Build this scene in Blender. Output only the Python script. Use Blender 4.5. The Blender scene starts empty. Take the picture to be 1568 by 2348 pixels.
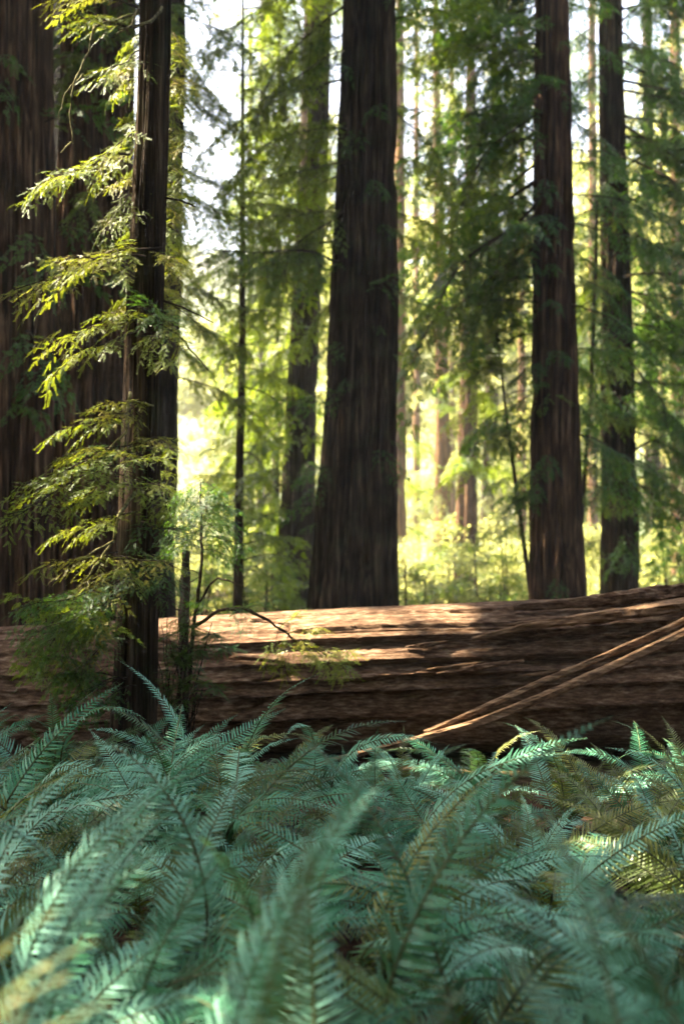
import bpy, math, random
import numpy as np
from mathutils import Vector, Matrix, Euler

random.seed(7)
R = math.radians
scene = bpy.context.scene
COL = scene.collection

# ------------------------------------------------------------------ camera
CAM_H, FPX, CU, CV, PITCH = 1.65, 3261.0, 784.0, 1174.0, R(1.86)
cam_data = bpy.data.cameras.new('camera')
cam = bpy.data.objects.new('camera', cam_data)
COL.objects.link(cam)
cam.location = (0, 0, CAM_H)
cam.rotation_euler = (R(90) + PITCH, 0, 0)
cam_data.sensor_fit = 'VERTICAL'
cam_data.sensor_height = 36.0
cam_data.lens = 50.0
cam_data.clip_start = 0.05
cam_data.clip_end = 3000
cam_data.dof.use_dof = True
cam_data.dof.focus_distance = 8.2
cam_data.dof.aperture_fstop = 2.0
scene.camera = cam

# ------------------------------------------------------------------ sky, sun, exposure
SUN_AZ, SUN_EL = R(-74), R(52)          # azimuth from +Y towards +X
SUN = Vector((math.sin(SUN_AZ) * math.cos(SUN_EL), math.cos(SUN_AZ) * math.cos(SUN_EL), math.sin(SUN_EL)))
world = bpy.data.worlds.new('World')
scene.world = world
world.use_nodes = True
nt = world.node_tree
nt.nodes.clear()
sky = nt.nodes.new('ShaderNodeTexSky')
sky.sky_type = 'NISHITA'
sky.sun_disc = False
sky.sun_elevation = SUN_EL
sky.sun_rotation = SUN_AZ
sky.air_density = 0.8
sky.dust_density = 4.5
sky.ozone_density = 0.6
bg = nt.nodes.new('ShaderNodeBackground')
bg.inputs[1].default_value = 0.085
wo = nt.nodes.new('ShaderNodeOutputWorld')
nt.links.new(sky.outputs[0], bg.inputs[0])
nt.links.new(bg.outputs[0], wo.inputs[0])
sun_data = bpy.data.lights.new('sun', 'SUN')
sun_data.energy = 5.0
sun_data.angle = R(0.5)
sun_data.color = (1.0, 0.86, 0.66)
sun = bpy.data.objects.new('sun', sun_data)
COL.objects.link(sun)
sun.rotation_euler = SUN.to_track_quat('Z', 'Y').to_euler()
sun.location = (-20, 20, 40)

scene.view_settings.view_transform = 'Standard'
scene.view_settings.look = 'None'
scene.view_settings.exposure = 3.65
scene.view_settings.gamma = 1.0
scene.view_settings.use_curve_mapping = False
cy = scene.cycles
cy.use_denoising = True
cy.max_bounces = 5
cy.diffuse_bounces = 2
cy.glossy_bounces = 2
cy.transmission_bounces = 4
cy.volume_bounces = 1
cy.sample_clamp_indirect = 6.0
cy.use_adaptive_sampling = True
cy.adaptive_threshold = 0.02

# ------------------------------------------------------------------ helpers
def ray(u, v):
    a, b = (u - CU) / FPX, (CV - v) / FPX
    y = math.cos(PITCH) - b * math.sin(PITCH)
    z = math.sin(PITCH) + b * math.cos(PITCH)
    return Vector((a / y, 1.0, z / y))

def at(u, v, d):                       # the point of the place seen at (u, v), d metres ahead
    return Vector((0, 0, CAM_H)) + ray(u, v) * d

def project(p):
    y = p[1] * math.cos(PITCH) + (p[2] - CAM_H) * math.sin(PITCH)
    z = -p[1] * math.sin(PITCH) + (p[2] - CAM_H) * math.cos(PITCH)
    if y < 0.1:
        return (-9999, -9999)
    return (CU + p[0] / y * FPX, CV - z / y * FPX)

def _hash(i, j, k, seed):
    n = (i * 374761393 + j * 668265263 + k * 1274126177 + seed * 974711) & 0xFFFFFFFF
    n = ((n ^ (n >> 13)) * 1274126177) & 0xFFFFFFFF
    n = (n ^ (n >> 16)) & 0xFFFFFF
    return n / float(0xFFFFFF)

def noise(x, y, z, seed=0):            # value noise 0..1, numpy arrays
    x, y, z = np.broadcast_arrays(np.asarray(x, float), np.asarray(y, float), np.asarray(z, float))
    xi, yi, zi = np.floor(x).astype(np.int64), np.floor(y).astype(np.int64), np.floor(z).astype(np.int64)
    fx, fy, fz = x - xi, y - yi, z - zi
    fx, fy, fz = fx * fx * (3 - 2 * fx), fy * fy * (3 - 2 * fy), fz * fz * (3 - 2 * fz)
    out = 0
    for a in (0, 1):
        for b in (0, 1):
            for c in (0, 1):
                w = (fx if a else 1 - fx) * (fy if b else 1 - fy) * (fz if c else 1 - fz)
                out = out + w * _hash(xi + a, yi + b, zi + c, seed)
    return out

def mesh_from(name, V, F, mats=(), smooth=False, fmat=None):
    me = bpy.data.meshes.new(name)
    V = np.asarray(V, dtype=np.float32).reshape(-1, 3)
    if isinstance(F, np.ndarray):
        nf, k = F.shape
        me.vertices.add(len(V)); me.vertices.foreach_set('co', V.ravel())
        me.loops.add(nf * k); me.loops.foreach_set('vertex_index', F.astype(np.int32).ravel())
        me.polygons.add(nf)
        me.polygons.foreach_set('loop_start', np.arange(0, nf * k, k, dtype=np.int32))
        me.update(calc_edges=True)
    else:
        me.from_pydata([tuple(v) for v in V], [], F)
    for m in mats:
        me.materials.append(m)
    if fmat is not None:
        me.polygons.foreach_set('material_index', np.asarray(fmat, dtype=np.int32))
    if smooth:
        me.polygons.foreach_set('use_smooth', np.ones(len(me.polygons), dtype=bool))
    me.update()
    return me

def link(name, data=None, parent=None, loc=None, mat=None):
    o = bpy.data.objects.new(name, data)
    COL.objects.link(o)
    if parent is not None:
        o.parent = parent
    if loc is not None:
        o.location = loc
    if mat is not None:
        o.material_slots[0].link = 'OBJECT'
        o.material_slots[0].material = mat
    return o

def tag(o, label, cat, group=None):
    o['label'] = label
    o['category'] = cat
    if group:
        o['group'] = group
    return o

class MB:                               # vertices and faces of one mesh
    def __init__(s):
        s.v, s.f, s.m = [], [], []
    def tube(s, pts, rad, n=6, mat=0, jitter=0.0, cap=True):
        pts = [Vector(p) for p in pts]
        ref = Vector((0.13, 0.31, 1)).normalized()
        first = None
        for i, p in enumerate(pts):
            t = (pts[min(i + 1, len(pts) - 1)] - pts[max(i - 1, 0)]).normalized()
            if abs(t.dot(ref)) > 0.95:
                ref = Vector((1, 0.2, 0.1)).normalized()
            a = t.cross(ref).normalized(); b = t.cross(a)
            st = len(s.v)
            if first is None: first = st
            for k in range(n):
                ang = 2 * math.pi * k / n
                rr = rad[i] * (1 + random.uniform(-jitter, jitter))
                s.v.append(p + (a * math.cos(ang) + b * math.sin(ang)) * rr)
            if i:
                for k in range(n):
                    k2 = (k + 1) % n
                    s.f.append((st - n + k, st - n + k2, st + k2, st + k)); s.m.append(mat)
        if cap:
            s.f.append(tuple(range(len(s.v) - n, len(s.v)))); s.m.append(mat)
            s.f.append(tuple(range(first + n - 1, first - 1, -1))); s.m.append(mat)
    def quad(s, a, b, c, d, mat=0):
        i = len(s.v); s.v += [a, b, c, d]; s.f.append((i, i + 1, i + 2, i + 3)); s.m.append(mat)
    def mesh(s, name, mats, smooth=False):
        return mesh_from(name, np.array([tuple(v) for v in s.v]), s.f, mats, smooth, s.m)

# ------------------------------------------------------------------ materials
def mat_new(name):
    m = bpy.data.materials.new(name); m.use_nodes = True
    n = m.node_tree; n.nodes.clear()
    out = n.nodes.new('ShaderNodeOutputMaterial')
    return m, n, out

def ramp(n, stops):
    r = n.nodes.new('ShaderNodeValToRGB')
    e = r.color_ramp.elements
    while len(e) < len(stops):
        e.new(0.5)
    for el, (p, c) in zip(e, stops):
        el.position = p; el.color = (*c, 1)
    return r

def bark_material(name, dark, mid, light, stretch=(1, 1, 0.05), scale=16, moss=0.0, bump=0.5, spots=0.35, rough=0.92):
    m, n, out = mat_new(name)
    L = n.links.new
    tc = n.nodes.new('ShaderNodeTexCoord')
    mp = n.nodes.new('ShaderNodeMapping'); mp.inputs['Scale'].default_value = stretch
    L(tc.outputs['Object'], mp.inputs['Vector'])
    n1 = n.nodes.new('ShaderNodeTexNoise'); n1.inputs['Scale'].default_value = scale; n1.inputs['Detail'].default_value = 8; n1.inputs['Roughness'].default_value = 0.65
    L(mp.outputs[0], n1.inputs['Vector'])
    n2 = n.nodes.new('ShaderNodeTexNoise'); n2.inputs['Scale'].default_value = 1.7; n2.inputs['Detail'].default_value = 4
    L(tc.outputs['Object'], n2.inputs['Vector'])
    r1 = ramp(n, [(0.38, dark), (0.53, mid), (0.70, light)])
    L(n1.outputs['Fac'], r1.inputs[0])
    r2 = ramp(n, [(0.38, (spots,) * 3), (0.62, (1, 1, 1))])
    L(n2.outputs['Fac'], r2.inputs[0])
    mx = n.nodes.new('ShaderNodeMix'); mx.data_type = 'RGBA'; mx.blend_type = 'MULTIPLY'; mx.inputs[0].default_value = 1.0
    L(r1.outputs[0], mx.inputs[6]); L(r2.outputs[0], mx.inputs[7])
    col = mx.outputs[2]
    if moss > 0:
        n3 = n.nodes.new('ShaderNodeTexNoise'); n3.inputs['Scale'].default_value = 3.1; n3.inputs['Detail'].default_value = 6
        L(tc.outputs['Object'], n3.inputs['Vector'])
        r3 = ramp(n, [(0.5, (0, 0, 0)), (0.75, (moss,) * 3)])
        L(n3.outputs['Fac'], r3.inputs[0])
        m2 = n.nodes.new('ShaderNodeMix'); m2.data_type = 'RGBA'
        L(r3.outputs[0], m2.inputs[0]); L(col, m2.inputs[6]); m2.inputs[7].default_value = (0.06, 0.075, 0.03, 1)
        col = m2.outputs[2]
    bs = n.nodes.new('ShaderNodeBsdfPrincipled')
    bs.inputs['Roughness'].default_value = rough
    bs.inputs['Specular IOR Level'].default_value = 0.1
    L(col, bs.inputs['Base Color'])
    n4 = n.nodes.new('ShaderNodeTexNoise'); n4.inputs['Scale'].default_value = scale * 3.2; n4.inputs['Detail'].default_value = 5
    L(mp.outputs[0], n4.inputs['Vector'])
    ad = n.nodes.new('ShaderNodeMath'); ad.operation = 'ADD'
    L(n1.outputs['Fac'], ad.inputs[0]); L(n4.outputs['Fac'], ad.inputs[1])
    bp = n.nodes.new('ShaderNodeBump'); bp.inputs['Strength'].default_value = bump; bp.inputs['Distance'].default_value = 0.03
    L(ad.outputs[0], bp.inputs['Height']); L(bp.outputs[0], bs.inputs['Normal'])
    L(bs.outputs[0], out.inputs[0])
    return m

def leaf_material(name, c1, c2, c3, trans, tmix=0.45, rough=0.45, spec=0.5, nscale=2.0, stint=(1, 1, 1), vary=0.45):
    m, n, out = mat_new(name)
    L = n.links.new
    oi = n.nodes.new('ShaderNodeObjectInfo')
    tc = n.nodes.new('ShaderNodeTexCoord')
    ns = n.nodes.new('ShaderNodeTexNoise'); ns.inputs['Scale'].default_value = nscale; ns.inputs['Detail'].default_value = 4
    L(tc.outputs['Object'], ns.inputs['Vector'])
    a = n.nodes.new('ShaderNodeMath'); a.operation = 'MULTIPLY_ADD'; a.inputs[1].default_value = vary
    L(oi.outputs['Random'], a.inputs[0]); L(ns.outputs['Fac'], a.inputs[2])
    r = ramp(n, [(0.40, c1), (0.70, c2), (1.0, c3)])
    L(a.outputs[0], r.inputs[0])
    bs = n.nodes.new('ShaderNodeBsdfPrincipled')
    bs.inputs['Roughness'].default_value = rough
    bs.inputs['Specular IOR Level'].default_value = spec
    bs.inputs['Specular Tint'].default_value = (*stint, 1)
    L(r.outputs[0], bs.inputs['Base Color'])
    tr = n.nodes.new('ShaderNodeBsdfTranslucent')
    mxc = n.nodes.new('ShaderNodeMix'); mxc.data_type = 'RGBA'; mxc.inputs[0].default_value = 0.7
    L(r.outputs[0], mxc.inputs[6]); mxc.inputs[7].default_value = (*trans, 1)
    L(mxc.outputs[2], tr.inputs['Color'])
    ms = n.nodes.new('ShaderNodeMixShader'); ms.inputs[0].default_value = tmix
    L(bs.outputs[0], ms.inputs[1]); L(tr.outputs[0], ms.inputs[2])
    L(ms.outputs[0], out.inputs[0])
    return m

BARK_DARK = bark_material('bark_dark', (0.008, 0.0045, 0.0025), (0.054, 0.033, 0.017), (0.19, 0.135, 0.078), moss=0.4, bump=0.9)
BARK_RED = bark_material('bark_red', (0.010, 0.005, 0.0025), (0.088, 0.044, 0.020), (0.26, 0.165, 0.086), moss=0.0, spots=0.5, bump=0.9)
BARK_GREY = bark_material('bark_grey', (0.013, 0.009, 0.006), (0.066, 0.046, 0.031), (0.17, 0.13, 0.095), moss=0.2)
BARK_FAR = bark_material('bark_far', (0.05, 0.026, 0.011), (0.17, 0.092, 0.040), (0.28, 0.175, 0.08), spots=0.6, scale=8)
TWIG = bark_material('twig_bark', (0.02, 0.014, 0.009), (0.06, 0.042, 0.026), (0.13, 0.10, 0.06), stretch=(0.2, 1, 1), scale=40, bump=0.2)
LICHEN = bark_material('lichen_twig', (0.06, 0.05, 0.02), (0.20, 0.18, 0.07), (0.42, 0.40, 0.22), stretch=(1, 1, 1), scale=30, bump=0.3)
LOGWOOD = bark_material('log_wood', (0.070, 0.037, 0.020), (0.19, 0.112, 0.064), (0.42, 0.30, 0.195), stretch=(0.22, 1, 1), scale=44, bump=0.45, spots=0.55)
SPLINTER = bark_material('splinter_wood', (0.06, 0.033, 0.017), (0.22, 0.130, 0.068), (0.42, 0.28, 0.165), stretch=(0.06, 1, 1), scale=30, bump=0.4, spots=0.7)
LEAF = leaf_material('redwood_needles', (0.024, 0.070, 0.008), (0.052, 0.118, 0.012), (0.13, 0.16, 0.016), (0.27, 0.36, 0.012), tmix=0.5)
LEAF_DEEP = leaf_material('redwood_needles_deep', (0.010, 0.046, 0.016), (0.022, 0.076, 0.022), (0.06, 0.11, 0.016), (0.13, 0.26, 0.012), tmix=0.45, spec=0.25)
LEAF_DARK = leaf_material('shade_crown_needles', (0.008, 0.024, 0.008), (0.014, 0.036, 0.010), (0.03, 0.05, 0.012), (0.05, 0.09, 0.01), tmix=0.2, spec=0.2)  # darkened so the unseen added crowns throw back less fill light
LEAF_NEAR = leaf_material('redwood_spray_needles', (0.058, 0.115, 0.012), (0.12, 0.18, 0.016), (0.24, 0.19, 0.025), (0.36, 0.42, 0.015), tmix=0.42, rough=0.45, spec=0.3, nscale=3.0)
LEAF_BRIGHT = leaf_material('broadleaf_pale_sunlit', (0.075, 0.13, 0.035), (0.14, 0.20, 0.055), (0.28, 0.28, 0.10), (0.68, 0.66, 0.18), tmix=0.58)  # leaf colour raised to stand in for stronger sun on the background
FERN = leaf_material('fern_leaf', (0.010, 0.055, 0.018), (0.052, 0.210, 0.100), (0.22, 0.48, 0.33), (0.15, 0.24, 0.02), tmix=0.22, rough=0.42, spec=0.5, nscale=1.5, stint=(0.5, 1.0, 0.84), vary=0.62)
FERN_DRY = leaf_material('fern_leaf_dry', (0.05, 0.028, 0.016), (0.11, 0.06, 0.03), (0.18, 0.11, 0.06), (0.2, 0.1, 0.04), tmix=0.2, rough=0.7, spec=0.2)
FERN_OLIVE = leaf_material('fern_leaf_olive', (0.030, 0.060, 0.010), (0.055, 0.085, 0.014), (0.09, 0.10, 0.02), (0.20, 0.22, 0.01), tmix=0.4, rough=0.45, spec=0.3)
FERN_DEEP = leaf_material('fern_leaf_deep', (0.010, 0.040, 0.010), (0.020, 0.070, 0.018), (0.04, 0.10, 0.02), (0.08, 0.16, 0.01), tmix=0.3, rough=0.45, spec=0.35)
FERN_WARM = leaf_material('fern_leaf_yellow_sunlit', (0.07, 0.125, 0.020), (0.13, 0.18, 0.03), (0.22, 0.22, 0.04), (0.22, 0.26, 0.02), tmix=0.35, rough=0.45)  # yellow-green painted where sun glows through fronds; elsewhere random variety
RACHIS = bark_material('fern_stalk', (0.06, 0.08, 0.03), (0.12, 0.14, 0.06), (0.20, 0.19, 0.09), scale=30, bump=0.05, spots=0.8, rough=0.6)

def ground_material():
    m, n, out = mat_new('forest_duff')
    L = n.links.new
    tc = n.nodes.new('ShaderNodeTexCoord')
    n1 = n.nodes.new('ShaderNodeTexNoise'); n1.inputs['Scale'].default_value = 9; n1.inputs['Detail'].default_value = 10
    L(tc.outputs['Object'], n1.inputs['Vector'])
    n2 = n.nodes.new('ShaderNodeTexNoise'); n2.inputs['Scale'].default_value = 0.12; n2.inputs['Detail'].default_value = 5
    L(tc.outputs['Object'], n2.inputs['Vector'])
    r1 = ramp(n, [(0.3, (0.012, 0.007, 0.005)), (0.55, (0.035, 0.022, 0.014)), (0.75, (0.09, 0.058, 0.036))])
    L(n1.outputs['Fac'], r1.inputs[0])
    r2 = ramp(n, [(0.4, (0.05, 0.075, 0.022)), (0.6, (0.12, 0.13, 0.045))])
    L(n1.outputs['Fac'], r2.inputs[0])
    rm = ramp(n, [(0.55, (0, 0, 0)), (0.70, (0.6, 0.6, 0.6))])
    L(n2.outputs['Fac'], rm.inputs[0])
    mx = n.nodes.new('ShaderNodeMix'); mx.data_type = 'RGBA'
    L(rm.outputs[0], mx.inputs[0]); L(r1.outputs[0], mx.inputs[6]); L(r2.outputs[0], mx.inputs[7])
    bs = n.nodes.new('ShaderNodeBsdfPrincipled'); bs.inputs['Roughness'].default_value = 1.0; bs.inputs['Specular IOR Level'].default_value = 0.0
    L(mx.outputs[2], bs.inputs['Base Color'])
    bp = n.nodes.new('ShaderNodeBump'); bp.inputs['Strength'].default_value = 0.8; bp.inputs['Distance'].default_value = 0.05
    L(n1.outputs['Fac'], bp.inputs['Height']); L(bp.outputs[0], bs.inputs['Normal'])
    L(bs.outputs[0], out.inputs[0])
    return m

# ------------------------------------------------------------------ ground and hill
def ground_z(x, y):
    return (noise(np.asarray(x) * 0.35 + 50, np.asarray(y) * 0.35 + 50, 0, 3) - 0.5) * 0.22 + (noise(np.asarray(x) * 1.7 + 9, np.asarray(y) * 1.7 + 9, 0, 4) - 0.5) * 0.07

def build_ground():
    gx = np.concatenate([np.linspace(-900, -40, 30)[:-1], np.linspace(-40, -6, 50)[:-1], np.linspace(-6, 6, 90)[:-1], np.linspace(6, 40, 50)[:-1], np.linspace(40, 900, 30)])
    gy = np.concatenate([np.linspace(-300, -4, 25)[:-1], np.linspace(-4, 16, 140)[:-1], np.linspace(16, 90, 90)[:-1], np.linspace(90, 1500, 40)])
    X, Y = np.meshgrid(gx, gy)
    Z = ground_z(X, Y)
    V = np.stack([X, Y, Z], -1).reshape(-1, 3)
    ny, nx = X.shape
    i = np.arange(ny - 1)[:, None] * nx + np.arange(nx - 1)[None, :]
    F = np.stack([i, i + 1, i + nx + 1, i + nx], -1).reshape(-1, 4)
    o = link('ground', mesh_from('ground', V, F, [ground_material()], True))
    o['kind'] = 'structure'
    # far wooded hillside
    gx = np.linspace(-260, 220, 200); gy = np.linspace(210, 420, 70)
    X, Y = np.meshgrid(gx, gy)
    t = np.clip((Y - 210) / 160, 0, 1)
    Z = -2 + (t * t * (3 - 2 * t)) * (58 + 30 * noise(X * 0.012, 0, 0, 8)) + t * 14 * noise(X * 0.09, Y * 0.09, 0, 5) + t * 9 * noise(X * 0.25, Y * 0.25, 0, 6)
    V = np.stack([X, Y, Z], -1).reshape(-1, 3)
    ny, nx = X.shape
    i = np.arange(ny - 1)[:, None] * nx + np.arange(nx - 1)[None, :]
    F = np.stack([i, i + 1, i + nx + 1, i + nx], -1).reshape(-1, 4)
    o = link('hill', mesh_from('hill', V, F, [leaf_material('hill_wood', (0.03, 0.06, 0.02), (0.05, 0.09, 0.03), (0.09, 0.12, 0.04), (0.1, 0.15, 0.03), tmix=0.0, rough=0.9, nscale=0.15)], False))
    o['kind'] = 'structure'
build_ground()

# ------------------------------------------------------------------ sun gaps: holes cut in the foliage to place the sun patches
LOGC_Y, = (12.45,)
def log_axis(x):
    t = (x + 3.1) / 6.2
    rad = 0.585 + 0.085 * t
    top = 1.07 + 0.30 * t
    return Vector((x, LOGC_Y - 0.12 * t, top - rad)), rad

def on_log(u, v, out=0.0):
    r = ray(u, v)
    d = 10.0
    while d < 13.5:
        p = Vector((0, 0, CAM_H)) + r * d
        c, rad = log_axis(p.x)
        if math.hypot(p.y - c.y, p.z - c.z) < rad + out:
            return p
        d += 0.005
    return Vector((0, 0, CAM_H)) + r * 12.4

GAPS = []
def gap(p, r):
    GAPS.append((Vector(p), r))
for u, v in ((470, 1440), (520, 1470), (560, 1450), (600, 1475), (640, 1445), (690, 1475), (740, 1455), (780, 1475), (830, 1470)):
    gap(on_log(u, v), 0.30)
gap(on_log(30, 1455), 0.2); gap(on_log(900, 1530), 0.12); gap(on_log(1010, 1400), 0.12)
for u, v, d, r in ((40, 660, 10, .25), (120, 630, 10, .25), (220, 600, 10, .25), (320, 585, 9.9, .25), (110, 420, 10, .3), (245, 350, 10, .3), (280, 500, 10, .28),
                   (160, 720, 10, .2), (60, 1160, 10, .2), (200, 1130, 9.8, .2), (330, 1310, 9.7, .22), (120, 1290, 9.7, .2),
                   (312, 200, 10.3, .25), (305, 400, 10.3, .25), (300, 500, 10.3, .2),
                   (1250, 1720, 6.4, .12), (1330, 1690, 6.3, .12), (900, 1705, 10.4, .1), (1000, 1672, 10.5, .08),
                   (60, 2130, 1.95, .10), (20, 2220, 1.85, .10), (120, 2300, 1.7, .10), (240, 2345, 1.6, .07), (1530, 1700, 7.5, .25), (640, 1500, 10.5, .3), (760, 1500, 10.4, .3), (700, 1480, 10.5, .25), (640, 1400, 11, .15),
                   (400, 60, 11.4, .5), (405, 180, 11.4, .5), (410, 300, 11.4, .5), (405, 420, 11.4, .5), (410, 540, 11.4, .45), (410, 660, 11.4, .4), (375, 1100, 11.3, .12), (256, 850, 20, .22), (256, 940, 20, .22)):
    gap(at(u, v, d), r)

def in_gap(pts, extra=0.0):
    for p in pts:
        for g, r in GAPS:
            w = p - g
            t = w.dot(SUN)
            if t > 0.9 and (w - SUN * t).length < r + extra:
                return True
    return False

SKYGAPS = [(432, 540, -50, 600, 0.30), (920, 985, 190, 560, 0.35), (440, 560, 590, 700, 0.5), (410, 480, 780, 1080, 0.3), (930, 990, 600, 1050, 0.6)]
def in_skygap(pts):
    uv = [project(p) for p in pts]
    for a, b, c, d, keep in SKYGAPS:
        if any(a < u < b and c < v < d for u, v in uv) and random.random() >= keep:
            return True
    return False

# ------------------------------------------------------------------ trunks
def trunk_mesh(name, mat, cx, rad, h_top, h_view, segs, dz, seed, amp=0.035, furrow=9.0, lean_fn=None):
    """cx(h) -> (x, y) offset, rad(h) -> radius"""
    hs = [-0.25]
    while hs[-1] < h_view: hs.append(hs[-1] + dz)
    while hs[-1] < h_top: hs.append(hs[-1] + 1.2)
    hs = np.array(hs)
    th = np.linspace(0, 2 * np.pi, segs, endpoint=False)
    H, T = np.meshgrid(hs, th, indexing='ij')
    Rr = np.array([rad(h) for h in hs])[:, None]
    C = np.array([cx(h) for h in hs])
    k = furrow * Rr.mean()
    wob = 0.25 * noise(np.cos(T) * 2, np.sin(T) * 2, H * 0.35, seed + 1)
    a = T + wob * 0.6
    n1 = noise(np.cos(a) * k + 20, np.sin(a) * k + 20, H * 0.32, seed)
    n2 = noise(np.cos(a) * k * 2.3 + 40, np.sin(a) * k * 2.3 + 40, H * 0.8, seed + 2)
    ridge = 1 - np.abs(n1 * 2 - 1) * 1.6
    big = noise(np.cos(T) * 1.4 + 7, np.sin(T) * 1.4 + 7, H * 0.15, seed + 5) - 0.5
    g1 = np.clip(1 - np.abs(n1 - 0.5) / 0.11, 0, 1); g2 = np.clip(1 - np.abs(n2 - 0.5) / 0.12, 0, 1)
    n3 = noise(np.cos(T) * k * 5 + 40, np.sin(T) * k * 5 + 40, H * 4, seed + 3)
    d = amp * (0.9 - 1.7 * g1 - 0.75 * g2 + (n2 - 0.5) * 0.8 + (n3 - 0.5) * 0.5) + big * 0.16 * Rr
    RR = Rr * 0.97 + d * (Rr / Rr.mean()) ** 0.5
    V = np.stack([C[:, 0][:, None] + RR * np.cos(T), C[:, 1][:, None] + RR * np.sin(T), H], -1).reshape(-1, 3)
    nr = len(hs)
    i = np.arange(nr - 1)[:, None] * segs
    j = np.arange(segs)[None, :]
    j2 = (j + 1) % segs
    F = np.stack([i + j, i + j2, i + segs + j2, i + segs + j], -1).reshape(-1, 4)
    return mesh_from(name, V, F, [mat], True)

# ------------------------------------------------------------------ branches
def branch_variant(seed, L=2.4, nsec=24, sec=0.36, ter=0.085, tlen=0.13, nd=6, nl=0.045, nw=0.011, droop=0.25, rise=0.1, bare=0.12, hang=0.35):
    """One branch along +X: (wood mesh, needle mesh, tip)"""
    rs = random.Random(seed)
    mb = MB()
    nv, nf = [], []
    pts, rad = [], []
    N = 12
    yaw = 0
    for i in range(N + 1):
        t = i / N
        pts.append(Vector((L * t, 0.10 * L * math.sin(t * 3 + seed) * t + 0.02 * L * math.sin(t * 11 + seed * 2), L * (rise * t - droop * t * t + 0.018 * math.sin(t * 9 + seed)))))
        rad.append(0.0075 * L * (1 - t) + 0.001 * L)
    mb.tube(pts, rad, 5)
    def pos(t):
        x = t * N; i = min(int(x), N - 1)
        return pts[i].lerp(pts[i + 1], x - i)
    def spray(p, d, n, ln):
        d = d.normalized(); s = n.cross(d).normalized(); n = d.cross(s)
        for k in range(nd):
            tt = (k + 0.6) / nd
            q = p + d * (ln * tt) + n * (-0.12 * ln * tt * tt)
            l = nl * (1 - 0.45 * tt) * rs.uniform(0.8, 1.2)
            for sg in (-1, 1):
                dr = (d * 0.62 + s * sg * 0.78 + n * rs.uniform(-0.35, 0.3)).normalized()
                w = dr.cross(n).normalized() * nw * 0.5
                i = len(nv)
                nv.extend((q, q + dr * l * 0.45 + w, q + dr * l, q + dr * l * 0.45 - w)); nf.append((i, i + 1, i + 2, i + 3))
        q = p + d * ln * 0.95; i = len(nv); w = s * nw * 0.5
        nv.extend((q, q + d * nl * 0.5 + w, q + d * nl, q + d * nl * 0.5 - w)); nf.append((i, i + 1, i + 2, i + 3))
    for i in range(nsec):
        t = bare + (1 - bare) * (i + rs.uniform(0, 0.8)) / nsec
        t = min(t, 0.995)
        p = pos(t); ax = (pos(min(t + 0.04, 1)) - pos(max(t - 0.04, 0))).normalized()
        sg = 1 if i % 2 else -1
        ang = rs.uniform(0.6, 1.15)
        side = Vector((0, 0, 1)).cross(ax).normalized() * sg
        up = ax.cross(side) * sg
        d = (ax * math.cos(ang) + side * math.sin(ang) + Vector((0, 0, rs.uniform(-0.35, 0.2)))).normalized()
        ls = sec * L * (1 - 0.72 * t) * (0.55 + 0.45 * min(1, (t - bare) / 0.15 + 0.1)) * rs.uniform(0.6, 1.15)
        M = max(3, int(ls / ter))
        sp = []
        for k in range(5):
            tt = k / 4
            sp.append(p + d * ls * tt + Vector((0, 0, -hang * ls * tt * tt)))
        mb.tube(sp, [0.0032 * L * (1 - 0.8 * k / 4) for k in range(5)], 3, cap=False)
        nrm0 = (Vector((0, 0, 1)) + Vector((rs.uniform(-.5, .5), rs.uniform(-.5, .5), 0))).normalized()
        for k in range(M):
            tt = (k + rs.uniform(0.2, 0.9)) / M
            x = tt * 4; a = min(int(x), 3)
            q = sp[a].lerp(sp[a + 1], x - a)
            dd = (sp[a + 1] - sp[a]).normalized()
            s2 = nrm0.cross(dd).normalized() * (1 if k % 2 else -1)
            an = rs.uniform(0.5, 1.0)
            td = (dd * math.cos(an) + s2 * math.sin(an) + Vector((0, 0, rs.uniform(-0.34, 0.14)))).normalized()
            nn = (nrm0 + Vector((rs.uniform(-.4, .4), rs.uniform(-.4, .4), rs.uniform(-.2, .2)))).normalized()
            spray(q, td, nn, tlen * rs.uniform(0.6, 1.25) * (1 - 0.35 * tt))
        spray(sp[-1], (sp[-1] - sp[-2]), nrm0, tlen)
    wood = mb.mesh('branch', [TWIG], True)
    V = np.array([tuple(v) for v in nv])
    leaf = mesh_from('foliage', V, np.array(nf), [LEAF])
    return wood, leaf, pts[-1].copy(), L

NEAR = []
for i in range(4):
    for LL, ns in ((1.2, 30), (0.7, 20), (0.38, 13)):
        NEAR.append(branch_variant(100 + i * 7 + ns, L=LL, nsec=ns, sec=0.44, ter=0.030, tlen=0.085, nd=13, nl=0.0155, nw=0.0037, droop=0.08 + 0.06 * i, rise=0.08, hang=0.18))
MIDB = [branch_variant(200 + i, L=2.6, nsec=32, sec=0.38, ter=0.062, tlen=0.17, nd=6, nl=0.068, nw=0.022, droop=0.15 + 0.09 * i, rise=0.14 - 0.06 * i, hang=0.55) for i in range(5)]
SPARSE = [branch_variant(300 + i, L=1.2, nsec=14, sec=0.42, ter=0.06, tlen=0.13, nd=6, nl=0.05, nw=0.015, droop=0.2 + 0.12 * i, rise=0.12, hang=0.6, bare=0.15) for i in range(3)]
CANOPY = [branch_variant(400 + i, L=4.5, nsec=34, sec=0.40, ter=0.16, tlen=0.32, nd=4, nl=0.17, nw=0.075, droop=0.2, rise=0.1, hang=0.3) for i in range(3)]

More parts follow.
